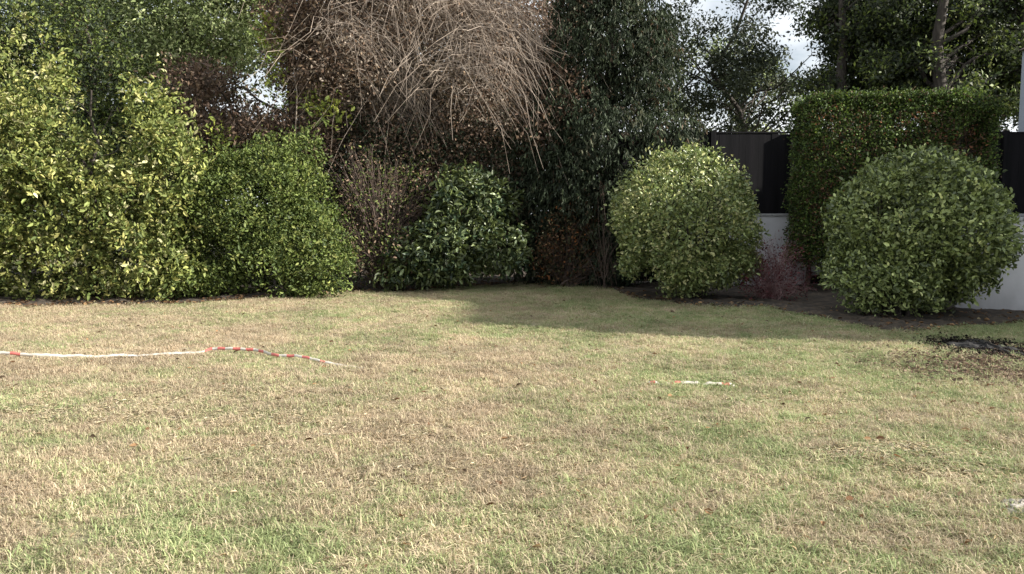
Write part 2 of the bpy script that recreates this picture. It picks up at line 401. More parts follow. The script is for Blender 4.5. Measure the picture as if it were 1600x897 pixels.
def scatter(obj, coll, density_attr=None, density=10, smin=.8, smax=1.3, tilt=.25, seed=0):
    ng = bpy.data.node_groups.new('scatter', 'GeometryNodeTree')
    ng.interface.new_socket('Geometry', in_out='INPUT', socket_type='NodeSocketGeometry')
    ng.interface.new_socket('Geometry', in_out='OUTPUT', socket_type='NodeSocketGeometry')
    N = ng.nodes.new; gi = N('NodeGroupInput'); go = N('NodeGroupOutput')
    dp = N('GeometryNodeDistributePointsOnFaces'); dp.inputs['Seed'].default_value = seed
    if density_attr:
        na = N('GeometryNodeInputNamedAttribute'); na.data_type = 'FLOAT'; na.inputs['Name'].default_value = density_attr
        ng.links.new(na.outputs['Attribute'], dp.inputs['Density'])
    else: dp.inputs['Density'].default_value = density
    ci = N('GeometryNodeCollectionInfo'); ci.inputs['Collection'].default_value = coll
    ci.inputs['Separate Children'].default_value = True; ci.inputs['Reset Children'].default_value = True
    ip = N('GeometryNodeInstanceOnPoints'); ip.inputs['Pick Instance'].default_value = True
    rv = N('FunctionNodeRandomValue'); rv.data_type = 'FLOAT_VECTOR'
    rv.inputs[0].default_value = (-tilt, -tilt, 0); rv.inputs[1].default_value = (tilt, tilt, 6.283)
    rf = N('FunctionNodeRandomValue'); rf.data_type = 'FLOAT'; rf.inputs[2].default_value = smin; rf.inputs[3].default_value = smax
    e2 = N('FunctionNodeEulerToRotation')
    L = ng.links.new
    L(gi.outputs[0], dp.inputs['Mesh']); L(dp.outputs['Points'], ip.inputs['Points']); L(ci.outputs[0], ip.inputs['Instance'])
    L(rv.outputs[0], e2.inputs[0]); L(e2.outputs[0], ip.inputs['Rotation']); L(rf.outputs[1], ip.inputs['Scale'])
    L(ip.outputs[0], go.inputs[0])
    md = obj.modifiers.new('scatter', 'NODES'); md.node_group = ng
scatter(grass, tufts, 'density', seed=3, smin=.6, smax=1.5)

# straw clippings and fallen leaves lying in the lawn
def litter(name, n, region, L, asp, pal, label, cat, seed, mat, zoff=.03, flat=.35, clump=None):
    rs = np.random.RandomState(seed); P = region(rs, n); n = len(P)
    B = np.column_stack([P[:, 0], P[:, 1], hgt(P[:, 0], P[:, 1])+zoff*rs.uniform(.3, 1.1, n)])
    N = np.column_stack([rs.normal(size=(n, 2))*flat, np.ones(n)]); a = rs.uniform(0, 6.28, n)
    D = np.column_stack([np.cos(a), np.sin(a), rs.normal(size=n)*.12])
    p = np.array([c for c, w in pal]); w = np.array([w for c, w in pal], float); w /= w.sum()
    col = p[rs.choice(len(p), n, p=w)]*rs.uniform(.7, 1.25, (n, 1)); Ls = L*rs.uniform(.5, 1.4, n)
    o = leaf_mesh(name, B, N, D, Ls, Ls*asp, col.clip(0, .9), mat, None, L > .03)
    return tag(o, label, cat, kind='stuff')
def lawn_region(rs, n):
    y = 2.6+rs.rand(n)**.8*15; x = rs.uniform(-1, 1, n)*(.7*y+.5); k = y < edge_y(x); return np.column_stack([x, y])[k]
def straw_region(rs, n):
    out = []
    cs = [G(1300+180*u, 712+8*math.sin(7*u)) for u in np.linspace(0, 1, 26)] + [G(rs.uniform(0, 500), rs.uniform(610, 660)) for _ in range(26)] \
       + [G(rs.uniform(350, 820), rs.uniform(630, 760)) for _ in range(22)] + [G(rs.uniform(1050, 1600), rs.uniform(560, 720)) for _ in range(14)]\
       + [G(1430+170*u, 740) for u in np.linspace(0, 1, 8)]
    for i, c in enumerate(cs):
        s_ = .06 if i < 26 else .13
        q = rs.normal(size=(n//len(cs), 2))*np.array([s_*1.8, s_]); q[:, 0] += c.x; q[:, 1] += c.y; out.append(q)
    return np.concatenate(out)
litter('dry_clippings', 26000, lawn_region, .035, .05, [((.58,.48,.32),4),((.66,.60,.44),2),((.40,.30,.19),2)],
       'pale dried mowings scattered over the whole lawn', 'clippings', 11, M_dry)
litter('straw_clumps', 8000, straw_region, .045, .04, [((.56,.48,.33),3),((.60,.55,.42),1)],
       'raked clumps of pale straw lying on the sunlit lawn', 'straw', 12, M_dry, .032)
litter('fallen_leaves', 900, lawn_region, .05, .3, [((.16,.09,.05),3),((.10,.07,.045),2),((.28,.17,.09),2)],
       'small brown fallen leaves dotted over the lawn', 'leaves', 13, M_dry, .04, .5)
def bed_region(rs, n):
    x = rs.uniform(-9, 9, n); x = x[(x < 2.4) | (rs.rand(n) < .3)]; return np.column_stack([x, edge_y(x)+np.abs(rs.normal(size=len(x)))*1.2-.12])
litter('leaf_litter', 9000, bed_region, .07, .3, [((.17,.10,.055),3),((.09,.06,.04),3),((.30,.19,.10),2),((.24,.20,.12),1)],
       'brown leaf litter under the shrubs along the bed edge', 'leaves', 14, M_dry, .05, .6)

# ------------------------------------------------------------------ foliage palettes (linear)
YG = [((.26,.28,.085),3),((.17,.20,.06),4),((.09,.12,.035),3.5),((.34,.33,.12),1.3),((.42,.41,.22),.7)]
DG = [((.10,.135,.035),4),((.14,.175,.048),3),((.055,.08,.025),3),((.20,.22,.07),1)]
RH = [((.075,.095,.035),4),((.12,.15,.05),3),((.04,.065,.03),3),((.26,.32,.16),.9)]
BR = [((.125,.083,.06),4),((.19,.13,.09),3),((.07,.052,.04),3),((.25,.18,.12),1.2)]
PG = [((.22,.27,.11),4),((.30,.34,.16),3),((.14,.18,.07),3),((.42,.44,.27),1)]
CF = [((.04,.055,.03),4),((.055,.07,.04),3),((.025,.035,.02),3),((.09,.095,.06),1),((.08,.055,.035),.8)]
BV = [((.19,.23,.08),4),((.13,.17,.06),4),((.28,.31,.11),1.8),((.44,.44,.20),1.0),((.55,.53,.28),.4)]
OR = [((.13,.075,.04),3),((.09,.055,.035),3),((.07,.065,.035),4),((.26,.11,.045),.8)]
RD = [((.10,.025,.03),4),((.16,.045,.05),3),((.07,.03,.035),3)]
HG = [((.065,.095,.028),4),((.10,.15,.035),3),((.035,.055,.02),3),((.15,.20,.045),1),((.10,.07,.04),1)]
FT = [((.038,.048,.026),4),((.06,.07,.04),3),((.022,.03,.018),3)]

# ------------------------------------------------------------------ left: tall yellow-green shrub
rs = np.random.RandomState(2)
t1 = empty('yellow_green_shrub', (G(120, 474).x, 15.2, 0), 'tall yellow-green leafy shrub with upright shoots at far left', 'shrub')
lob = [L_(-60,330,14.9,100,105), L_(40,320,14.8,75,66), L_(130,340,15,70,58), L_(215,320,15,62,64), L_(262,290,15.2,48,66),
       L_(20,215,15.2,50,80), L_(-60,150,15.4,80,110), L_(58,140,15.2,30,105), L_(100,240,15.3,42,56), L_(185,262,15.4,40,44),
       L_(232,165,15.2,26,85), L_(276,230,15.1,24,62), L_(295,260,15.2,18,36), L_(238,215,15.2,34,70),
       L_(30,392,14.7,58,26), L_(120,425,14.7,60,30), L_(215,415,14.8,55,42), L_(-70,400,14.8,80,50), L_(262,410,15,45,50), L_(-90,455,15.2,80,26), L_(10,455,15.2,60,24), L_(80,455,15.3,55,22), L_(160,455,15.3,50,22), L_(235,452,15.3,50,22)]
foliage('crown', lob, 44000, .105, YG, t1, seed=21, shell=.26, inner=.12, gap=.32, gapf=3.4, lump=.26, per=8, spread=.09, sprigl=.28, up=.5, rnd=.9)
inl = [(l[0], l[1]+.8, l[2], l[3]*.9, l[4]*.8, l[5]*.9) for l in lob]
foliage('inner_leaves', inl, 13000, .10, YG, t1, seed=121, shell=.4, inner=.6, gap=.1, per=8, spread=.12)
limbs(t1, (t1.location.x, 15.3, 0), lob, .07, rs, 'stems', every=1)

t2 = empty('dark_green_bush', (G(410, 462).x, 16.0, 0), 'dense dark green rounded bush right of the yellow-green shrub', 'bush')
lob = [L_(400,335,16,95,95), L_(450,305,16.3,60,70), L_(345,350,15.7,70,90), L_(470,380,15.8,65,70), L_(510,405,15.5,34,46,.5), L_(400,420,15.6,90,45), L_(340,425,15.4,50,42), L_(420,270,16.2,52,55), L_(478,430,15.5,55,30,.5), L_(350,270,16,28,40), L_(300,340,15.3,35,60), L_(480,235,16.3,22,30), L_(300,420,15.1,45,45)]
foliage('crown', lob, 56000, .08, DG, t2, seed=22, shell=.26, inner=.35, gap=.2, gapf=3.0, per=8, spread=.11, sprigl=.12, lump=.24, up=.5)
limbs(t2, (t2.location.x, 16.1, 0), lob, .06, rs, 'stems')

t3 = empty('brown_twiggy_shrub', (G(600, 450).x, 17.2, 0), 'half-bare brown twiggy shrub between the dark green bush and the broad-leaved bush', 'shrub')
lob = [L_(590,330,17.2,60,80), L_(560,400,16.8,45,45), L_(620,390,16.9,40,50), L_(560,270,17.6,50,50), L_(640,290,17.6,50,45)]
foliage('leaves', lob, 4200, .07, DG+BR, t3, seed=23, shell=.3, inner=.4, gap=.25, per=4, spread=.12)
def twig_burst(parent, base, lobes, n, rs, r=.008, mat=None, name='twigs', droop=0.0, seg=5):
    mb = MB(); lb = lobes
    for k in range(n):
        l = lb[rs.randint(len(lb))]; d = Vector(rs.normal(size=3)).normalized()
        e = Vector((l[0]+d.x*l[3], l[1]+d.y*l[4], max(.05, l[2]+d.z*l[5])))
        b = Vector(base)+Vector((rs.normal()*.12, rs.normal()*.12, 0)); b = b.lerp(Vector(l[:3]), rs.uniform(0, .7))
        pts = [b.lerp(e, j/(seg-1))+Vector((0,0,math.sin(j/(seg-1)*PI)*.12*(e-b).length - droop*(j/(seg-1))**2))+(Vector(rs.normal(size=3))*.03 if 0 < j else Vector()) for j in range(seg)]
        mb.tube(pts, [r*(1-.7*j/(seg-1)) for j in range(seg)], 3)
    return mb.build(name, mat or M_dark_twig, parent, kind='stuff')
twig_burst(t3, t3.location, lob, 420, rs, .009)

t4 = empty('broad_leaved_bush', (G(735, 448).x, 17.4, 0), 'glossy broad-leaved evergreen bush in the middle of the border', 'bush')
lob = [L_(735,350,17.4,70,70), L_(700,390,17,60,48), L_(775,390,17.2,52,45), L_(720,300,17.6,50,40), L_(650,405,16.9,45,35), L_(760,315,17.6,48,42), L_(690,425,16.8,60,22,.5), L_(590,430,16.7,45,18,.5)]
foliage('crown', lob, 13000, .15, RH, t4, mat=M_gloss, seed=24, shell=.18, inner=.2, gap=.16, gapf=2.2, per=8, spread=.07, aspect=.2, up=.8, outw=.5, droop=.3)
limbs(t4, (t4.location.x, 17.5, 0), lob, .05, rs, 'stems')

# ------------------------------------------------------------------ centre: weeping bare tree
tw = empty('weeping_bare_tree', (at(640, 300, 19.5).x, 19.5, 0), 'large bare tree with cascading tan-grey twigs over the middle of the border', 'tree')
mb = MB(); bs = Vector(tw.location); crown_c = at(640, 40, 19.5)
heads = []
for k in range(28):
    px = 520+(k%16)*18+rs.uniform(-25, 25); py = rs.uniform(-110, 60)+abs(px-660)*.15 + (120 if k > 12 else 0)
    heads.append(at(px, py, 19.5+rs.uniform(-1.6, 1.4)))
tp = [bs, bs+Vector((.1,0,1.2)), bs+Vector((.0,.1,2.4)), bs+Vector((.15,0,3.4))]
mb.tube(tp, [.15,.13,.11,.09], 8)
for h in heads:
    s0 = tp[2].lerp(tp[3], rs.rand()); c1 = s0.lerp(h, .5)+Vector((0,0,.45))+Vector(rs.normal(size=3))*.15
    mb.tube([s0, s0.lerp(c1, .5)+Vector((0,0,.1)), c1, c1.lerp(h, .6), h], [.055,.045,.035,.025,.015], 6)
mb.build('trunk', M_bark, tw, smooth=True)
mb = MB()
for k in range(3400):
    h = heads[rs.randint(len(heads))] + Vector(rs.normal(size=3))*.35
    side = 1 if rs.rand() < .8 else -1
    ln = rs.uniform(.5, 2.3); az = rs.normal()*.75; dx, dy = side*math.cos(az)*.98, math.sin(az)*.9-.25
    dr = ln*rs.uniform(.1, 1.0); pts = []
    for j in range(6):
        u = j/5
        pts.append(h+Vector((rs.normal()*.075,rs.normal()*.075,rs.normal()*.06))*(j>0)+Vector((dx*ln*u*.85, dy*ln*u*.8, .16*ln*math.sin(u*PI)-dr*u**1.7))+Vector(rs.normal(size=3))*.02*ln)
    r0 = rs.uniform(.004, .009)
    mb.tube(pts, [r0*(1-.65*j/5) for j in range(6)], 3)
mb.build('hanging_twigs', M_twig, tw, kind='stuff')
lobw = [(h.x+.3, h.y, h.z-.5, 1.1, 1.0, 1.0) for h in heads]
lobw += [L_(620,200,18.9,60,45), L_(760,215,18.8,60,45), L_(850,120,19,50,60), L_(470,60,18.8,55,70), L_(520,150,18.7,55,60), L_(880,30,19,50,50), L_(560,30,18.9,60,50)]
foliage('leaves', lobw, 80000, .075, BR+BR+[((.28,.23,.18),8),((.38,.32,.26),3)], tw, mat=M_dry, seed=25, shell=.5, inner=.5, gap=.22, gapf=2.6, per=5, spread=.16, fancy=False)

# copper-leaved tree behind
tc_ = empty('copper_leaved_tree', (at(450, 300, 21).x, 21.5, 0), 'dark copper-leaved tree behind the dense green bush', 'tree')
lob = [L_(330,190,21,75,55), L_(400,240,20.5,90,48), L_(480,100,21.5,65,75), L_(500,190,20.6,70,60), L_(560,40,22,85,75), L_(470,10,22,60,60),
       L_(570,250,20.6,65,60), L_(640,120,21.8,80,75), L_(330,130,21.5,50,30), L_(540,130,20.9,70,70), L_(300,250,20.5,50,40), L_(720,30,22.3,100,70), L_(820,40,22,80,60), L_(660,240,21.2,80,60), L_(600,-60,22.2,200,70), L_(860,130,21.5,60,70), L_(330,200,18.8,45,32,.9), L_(400,200,18.6,50,28,.9), L_(450,210,18.6,40,30,.8), L_(500,220,18.6,40,40,.8), L_(450,40,18.7,40,70,.9), L_(500,110,18.6,50,60,.9), L_(520,20,18.7,50,60,.9), L_(300,130,19,45,40,.9), L_(880,150,18.2,36,50,.8), L_(840,200,18.2,40,45,.8)]
gapk = [at(370,148,21), at(410,140,21), at(443,150,21)]
def keep_gap(P):
    k = np.ones(len(P), bool)
    for g_ in gapk:
        # openings through the crown along y, about 40 cm wide
        s = P[:, 1]/g_.y; k &= ~((np.abs(P[:, 0]-g_.x*s) < .10) & (np.abs(P[:, 2]-(EYE+(g_.z-EYE)*s)) < .26))
    return k
foliage('crown', lob, 110000, .105, BR, tc_, mat=M_leaf, seed=26, shell=.35, inner=.45, gap=.05, per=9, spread=.13, fancy=False, keepf=keep_gap)
limbs(tc_, (tc_.location.x, 21.5, 0), lob, .17, rs)

tb_ = empty('brown_leaved_shrub', (at(660, 300, 18.6).x, 18.6, 0), 'brown-leaved shrub below the weeping bare tree, behind the broad-leaved bush', 'shrub')
lob = [L_(640,230,18.7,70,50), L_(720,230,18.7,60,50), L_(590,260,18.5,55,45), L_(680,290,18.6,70,50), L_(790,270,18.6,50,60), L_(800,340,18.5,45,60), L_(540,300,18.4,50,60), L_(620,340,18.2,60,60), L_(560,210,18.9,45,40)]
foliage('crown', lob, 30000, .085, BR+CF, tb_, seed=127, shell=.35, inner=.4, gap=.14, per=6, spread=.13)
limbs(tb_, tb_.location, lob, .05, rs, 'stems')

# slim yellow sapling in front
ts = empty('yellowing_sapling', (at(470, 300, 18.2).x, 18.2, 0), 'slender sapling with a few bright yellow-green leaves above the dark bush', 'sapling')
lob = [L_(505,165,18.2,22,20), L_(530,185,18.2,16,14), L_(430,110,18.4,13,50), L_(425,50,18.4,20,40), L_(485,155,18.3,12,14), L_(345,300-90,18.2,12,20)]
foliage('leaves', lob, 620, .13, [((.42,.46,.10),3),((.30,.36,.09),3),((.22,.28,.08),2)], ts, seed=27, per=3, spread=.12, inner=.5)
limbs(ts, (ts.location.x, 18.2, 0), lob, .03, rs, 'stem', M_twig)

# ------------------------------------------------------------------ rear left trees
def big_tree(name, label, px, Y, lobes, n, L, pal, seed, r0=.2, group=None, gap=.12, gapf=1.4, **kw):
    t = empty(name, (at(px, 335, Y).x, Y, 0), label, 'tree', group)
    foliage('crown', lobes, n, L, pal, t, seed=seed, gap=gap, gapf=gapf, **kw)
    limbs(t, t.location, lobes, r0, np.random.RandomState(seed))
    return t
big_tree('pale_green_tree', 'pale green tree filling the top of the photo behind the yellow-green shrub', 300, 25,
    [L_(200,60,25,90,70), L_(300,20,25,90,70), L_(380,70,25,70,50), L_(260,100,24.5,70,40), L_(120,10,25.5,80,60), L_(400,0,26,60,50), L_(340,-60,25.5,140,60), L_(180,-60,26,120,50), L_(390,120,24.6,45,25)], 60000, .13, PG, 31, per=8, spread=.16, gap=.12, shell=.35)
big_tree('dark_evergreen_tree', 'dark evergreen tree standing behind the yellow-green shrub shoots', 150, 20,
    [L_(165,130,20,55,110), L_(110,60,20.5,45,90), L_(20,60,21,60,80), L_(150,260,19.6,80,90), L_(230,290,19.6,70,90), L_(30,250,19.8,100,100), L_(260,190,20.2,40,60), L_(-90,150,20,110,150), L_(290,330,19,60,80)], 60000, .10, DG+CF, 32, per=8, spread=.14, gap=.08, gapf=2.0, shell=.35)
for i, (px, Y, lo, lab) in enumerate([
    (-150, 30, [(-150,100,150,170),(-60,0,110,120),(-240,60,120,160),(-100,230,150,100)], 'broad green tree in the far back row beyond the top left corner'),
    (160, 33, [(100,200,130,100),(200,120,120,130),(240,250,120,90),(120,320,160,60)], 'green tree in the back row glimpsed between the left shrub shoots'),
    (600, 31, [(520,250,120,90),(640,200,110,110),(720,120,130,140),(800,250,110,110),(560,60,100,110),(640,340,180,60),(830,60,110,110)], 'tall tree in the back row behind the weeping bare tree')]):
    big_tree('background_tree', lab, px, Y, [L_(a, b, Y+rs.uniform(-1,1), c, d, 2.2) for a, b, c, d in lo], 36000, .19, [DG+PG, DG, CF+BR][i], 40+i, .25, 'back row of trees', keepf=keep_gap, per=8, spread=.22, gap=.1, gapf=1.0, fancy=False)

# far wood behind everything on the left: one mass
rw = np.random.RandomState(90); wl = [(x+rw.normal()*.6, 37+rw.normal()*1.5, z+rw.normal()*.4, 2.3, 1.8, 1.7) for x in np.arange(-33, 3.5, 2.0) for z in (1.0, 3.4, 5.8, 8.0+rw.normal()*.8)]
wd = foliage('far_wood', wl, 120000, .26, [((.06,.065,.03),3),((.09,.10,.05),3),((.09,.06,.04),2),((.03,.035,.02),3)], None, seed=91, keepf=keep_gap, shell=.5, inner=.6, gap=.0, per=6, spread=.25, fancy=False)
tag(wd, 'dark mixed wood closing the view far behind the border trees', 'wood', kind='stuff')

# ------------------------------------------------------------------ conifer right of centre
tcn = empty('dark_conifer', (at(950, 400, 18.6).x, 18.6, 0), 'tall dark conifer with drooping grey-green sprays behind the left round bush', 'tree')
lob = [L_(940,60,18.6,90,90), L_(1000,120,18.4,55,90), L_(900,170,18.4,70,80), L_(970,230,17.9,80,80), L_(1040,230,17.6,42,62), L_(880,280,18.2,70,70), L_(960,330,18,80,70), L_(950,-50,18.8,80,80), L_(1030,300,17.6,50,55), L_(840,330,18.4,50,70), L_(850,230,18.6,55,70), L_(1015,50,18.8,30,50), L_(860,400,18.4,70,40), L_(950,400,18,60,45), L_(1000,340,17.7,45,60), L_(1075,190,17.7,22,30)]
foliage('crown', lob, 95000, .12, CF, tcn, seed=50, shell=.35, inner=.35, gap=.1, per=10, spread=.06, sprigl=.35, aspect=.12, droop=.9,
        dirmode=lambda P, O, r: norm(O*.7+r.normal(size=P.shape)*.35+np.array([0,0,-.9])))
limbs(tcn, tcn.location, lob, .2, rs)
to = empty('autumn_shrub', (at(885, 400, 17.5).x, 17.5, 0), 'small shrub with rusty orange leaves between the broad-leaved bush and the left round bush', 'shrub')
lob = [L_(880,380,17.5,38,52), L_(855,405,17.4,25,32), L_(912,345,17.6,24,42), L_(925,410,17.4,22,28)]
foliage('leaves', lob, 3000, .075, OR, to, mat=M_dry, seed=51, shell=.3, inner=.4, gap=.22, per=4, spread=.1)
twig_burst(to, to.location, lob, 200, rs, .008)
tr_ = empty('bare_grey_twigs', (at(950, 400, 16.9).x, 16.9, 0), 'bare upright grey-stemmed shrub at the left edge of the left round bush', 'shrub')
lob = [L_(942,350,16.9,22,70), L_(955,390,16.8,22,40)]
twig_burst(tr_, tr_.location, lob+[L_(925,390,16.9,40,45)], 46, rs, .006, M_dark_twig)

# ------------------------------------------------------------------ round bushes
def ball(name, label, px, pyb, Y, cx, cy, rx, ry, n, seed, L, pal, skirt):
    t = empty(name, (at(px, pyb, Y).x, Y, 0), label, 'bush', 'rounded clipped bushes at the right')
    lob = [L_(cx, cy, Y, rx, ry)] + skirt
    foliage('crown', lob, n, L, pal, t, mat=M_gloss, seed=seed, shell=.10, inner=.3, lump=.13, gap=.16, gapf=5.5, keepf=lambda P: sines(P, seed+3, 5.5) > (-.80+1.35*np.clip((1.05-P[:, 2])/1.1, 0, 1)), per=6, spread=.06, up=.45, outw=.9, rnd=.85, aspect=.27)
    mb = MB(); c = Vector(lob[0][:3]); r2 = np.random.RandomState(seed)
    for k in range(26):
        a = r2.uniform(0, 6.28); b = Vector(t.location)+Vector((math.cos(a)*.16, math.sin(a)*.16, 0))
        d = Vector((math.cos(a)*r2.uniform(.3,.9), math.sin(a)*r2.uniform(.3,.9), r2.uniform(-.3, .8)))
        e = Vector((c.x+d.x*lob[0][3]*.85, c.y+d.y*lob[0][4]*.85, c.z+d.z*lob[0][5]*.85))
        mb.tube([b, b.lerp(e, .35)+Vector((0,0,.12)), b.lerp(e, .7)+Vector(r2.normal(size=3))*.05, e], [.035,.026,.018,.008], 6)
    mb.build('stems', M_bark, t, smooth=True)
    return t
ball('round_bush', 'smaller round bush with sunlit yellow-green top, left of the red-leaved shrub', 1085, 470, 15.2, 1073, 352, 112, 112, 42000, 61, .075,
     BV, [L_(1050,415,15.0,80,34,.9), L_(1125,412,15.2,60,32,.8)])
ball('round_bush', 'larger round bush in shade in front of the clipped hedge', 1400, 500, 12.7, 1434, 355, 133, 116, 56000, 62, .08,
     [((.20,.245,.085),4),((.12,.155,.055),4),((.30,.36,.13),1.8),((.42,.48,.20),.8),((.55,.58,.26),.3),((.06,.08,.035),1.5)], [L_(1375,432,12.5,84,46,.9), L_(1480,432,12.7,62,42,.7)])

# red-leaved shrub
tr2 = empty('red_leaved_shrub', (at(1205, 470, 14.8).x, 14.8, 0), 'low dark red twiggy shrub between the two round bushes', 'shrub')
lob = [L_(1205,440,14.8,50,38), L_(1225,405,14.8,32,34), L_(1175,430,14.7,30,32), L_(1250,440,14.7,30,30), L_(1180,405,14.9,20,26)]
foliage('leaves', lob, 1900, .045, RD, tr2, seed=63, shell=.35, inner=.4, gap=.2, per=4, spread=.08)
twig_burst(tr2, tr2.location, lob+[L_(1215,385,14.8,35,24)], 330, rs, .0045, noise_mat('red_twig', (.12,.04,.04), (.34,.22,.22), 5, .8, .2))

# ------------------------------------------------------------------ clipped hedge
th = empty('clipped_hedge', (at(1408, 400, 16.6).x, 16.6, 0), 'tall flat-topped clipped hedge rising behind the larger round bush', 'hedge')
x0, x1 = at(1264, 300, 16.1).x, at(1556, 300, 16.1).x; y0, y1 = 16.05, 17.25; z0, z1 = .62, at(1400, 146, 16.1).z
rs = np.random.RandomState(70); n = 13500
fa = rs.choice(5, n, p=[.44, .06, .22, .14, .14]); u, w = rs.rand(n), rs.rand(n); dpt = np.abs(rs.normal(size=n))*.07
P = np.zeros((n, 3)); O = np.zeros((n, 3))
X = x0+(x1-x0)*u; Zz = z0+(z1-z0)*w; Yy = y0+(y1-y0)*w
k = fa == 0; P[k] = np.column_stack([X, y0+dpt, Zz])[k]; O[k] = (0,-1,0)
k = fa == 1; P[k] = np.column_stack([X, y1-dpt, Zz])[k]; O[k] = (0,1,0)
k = fa == 2; P[k] = np.column_stack([X, Yy, z1-dpt*.7])[k]; O[k] = (0,0,1)
Yu = y0+(y1-y0)*u
k = fa == 3; P[k] = np.column_stack([x0+dpt, Yu, Zz])[k]; O[k] = (-1,0,0)
k = fa == 4; P[k] = np.column_stack([x1-dpt, Yu, Zz])[k]; O[k] = (1,0,0)
P += O*(.06*sines(P, 71, 3.5)+.03*sines(P, 72, 9))[:, None]
P[:, 2] -= np.where(P[:, 2] > z1-.6, .22*np.clip((P[:, 0]-(x1-1.2))/1.2, 0, 1)**2+.12*np.clip(((x0+.8)-P[:, 0])/.8, 0, 1)**2, 0)
k = ~((fa == 0) & (sines(P, 73, 3.0) < -.45)); P, O = P[k], O[k]
foliage('crown', None, 0, .054, HG, th, seed=74, per=8, spread=.055, pts=(P, O), up=.3, outw=.9, rnd=.6, aspect=.3)
# dead brown patch and inner twigs
Pd = np.column_stack([x0+.05+(x1-x0-.3)*rs.rand(1700)**1.3, y0-.03+rs.rand(1700)**2.5*1.0, rs.uniform(z0, z1-.3, 1700)])
pd = norm(rs.normal(size=(1700, 3))); kk = sines(Pd, 78, 1.7) > -.25; Pd, pd = Pd[kk], pd[kk]
foliage('dead_leaves', None, 0, .06, [((.13,.075,.045),3),((.20,.09,.05),2),((.07,.05,.035),3)], th, mat=M_dry, seed=75, per=6, spread=.1, pts=(Pd, pd))
mb = MB()
for i in range(9):
    bx_ = x0+.25+(x1-x0-.5)*i/8; b = Vector((bx_, 16.6+rs.normal()*.1, 0))
    mb.tube([b, b+Vector((.03,0,.8)), b+Vector((rs.normal()*.1,0,2)), b+Vector((rs.normal()*.15,0,3.7))], [.06,.05,.035,.012], 7)
    for j in range(22):
        s0 = b+Vector((0,0,rs.uniform(.6, 3.2))); e = s0+Vector((rs.normal()*.4, rs.normal()*.35, rs.uniform(.1,.7)))
        e.y = min(max(e.y, y0+.1), y1-.1); e.x = min(max(e.x, x0+.1), x1-.1); e.z = min(e.z, z1-.3)
        mb.tube([s0, s0.lerp(e, .5)+Vector((0,0,.05)), e], [.014,.01,.005], 4)
mb.build('stems', M_dark_twig, th, smooth=True)

# ------------------------------------------------------------------ walls, fence
def wall(label, a, b, h, hole=None):
    a = Vector(a); b = Vector(b); mid = (a+b)/2
    t = empty('garden_wall', (mid.x, mid.y, 0), label, 'wall')
    mb = MB(); mb.obox(a, b, .22, -.1, h-.05); mb.build('wall_face', M_render, t, bevel=.008)
    d = (b-a); n_ = max(1, round(d.length/.9)); cap = None
    for i in range(n_):
        p0 = a+d*(i/n_)+d.normalized()*.004; p1 = a+d*((i+1)/n_)-d.normalized()*.004
        mb = MB(); mb.obox(p0, p1, .28, h-.05, h); mb.build('coping_slab', M_coping, t, bevel=.006)
    return t
w1 = wall('pale rendered garden wall seen between the two round bushes', (3.9, 17.75), (13.7, 17.75), 1.62)
mb = MB(); vp = at(1276, 437, 17.62); mb.box(vp.x-.13, vp.x+.13, 17.58, 17.635, max(.06, vp.z-.08), vp.z+.10)
mb.build('vent', M_black, w1)
e0 = at(1492, 480, 13.5); e1 = at(1600, 492, 13.0)
w2 = wall('pale grey rendered garden wall at the right edge of the photo', (e0.x, 13.55), (10.15, 12.75), 1.55)

tf = empty('black_fence', (7, 18.45, 0), 'tall black-stained board fence behind the pale wall', 'fence')
fx0, fx1 = at(960, 300, 18.45).x, 13.8; zt = at(1200, 206, 18.45).z
me0 = None; w_ = .148; i = 0; x = fx0
rs = np.random.RandomState(8)
while x < fx1-.1:
    if me0 is None:
        mb = MB(); mb.box(-.0738, .0738, -.011, .011, 0, zt-.1)
        o = mb.build('board', M_black, tf, bevel=.003); me0 = o.data
    else:
        o = bpy.data.objects.new('board', me0); C.objects.link(o); o.parent = tf
        bm_ = o.modifiers.new('bevel', 'BEVEL'); bm_.width = .003; bm_.segments = 2
    o.location = (x+.075-7, rs.normal()*.0015, .06+rs.normal()*.008)
    x += w_; i += 1
for k in range(int((fx1-fx0)/2.2)+2):
    px_ = fx0+k*2.2
    if k == 2: px_ = at(1236, 300, 18.38).x
    mb = MB(); mb.box(px_-.055, px_+.055, 18.31, 18.42, -.05, zt+.02)
    mb.build('post', M_black, tf, bevel=.004)
for z_ in (.5, 1.8, 3.0):
    mb = MB(); mb.box(fx0, fx1, 18.465, 18.505, z_, z_+.09); mb.build('rail', M_black, tf)
mb = MB(); mb.box(fx0, fx1, 18.425, 18.50, zt-.035, zt); mb.build('cap_rail', M_black, tf, bevel=.004)

# ------------------------------------------------------------------ neighbouring house, rear corner in view, unseen rest shaped to shade the lawn
HX = at(1591, 200, 22).x; HY0, HYM, HY1, HE = 7.95, 13.4, 22.0, 6.0
hs_ = empty('house', (HX+3, 15, 0), 'blue-grey rendered house whose corner shows at the right edge behind the fence, unseen rest shaped to shade the lawn', 'house')
mb = MB(); mb.box(HX, HX+7.2, HY0, HY1, -.1, HE); mb.build('wall', M_house, hs_)
def gable(y0_, y1_, rz, ov=.12):
    xa, xb, xm, z = HX-ov, HX+7.2+ov, HX+3.6, HE-.03; mb = MB()
    mb.v = [(xa,y0_,z),(xb,y0_,z),(xm,y0_,rz),(xa,y1_,z),(xb,y1_,z),(xm,y1_,rz)]
    mb.f = [(0,1,2),(3,5,4),(0,2,5,3),(1,4,5,2),(0,3,4,1)]; mb.m = [0]*5
    mb.build('roof', M_roof, hs_)
gable(HY0-.1, HYM, 8.85); gable(HYM+.01, HY1+.02, 7.85)  # ridge heights set by the shade wanted on bushes and hedge
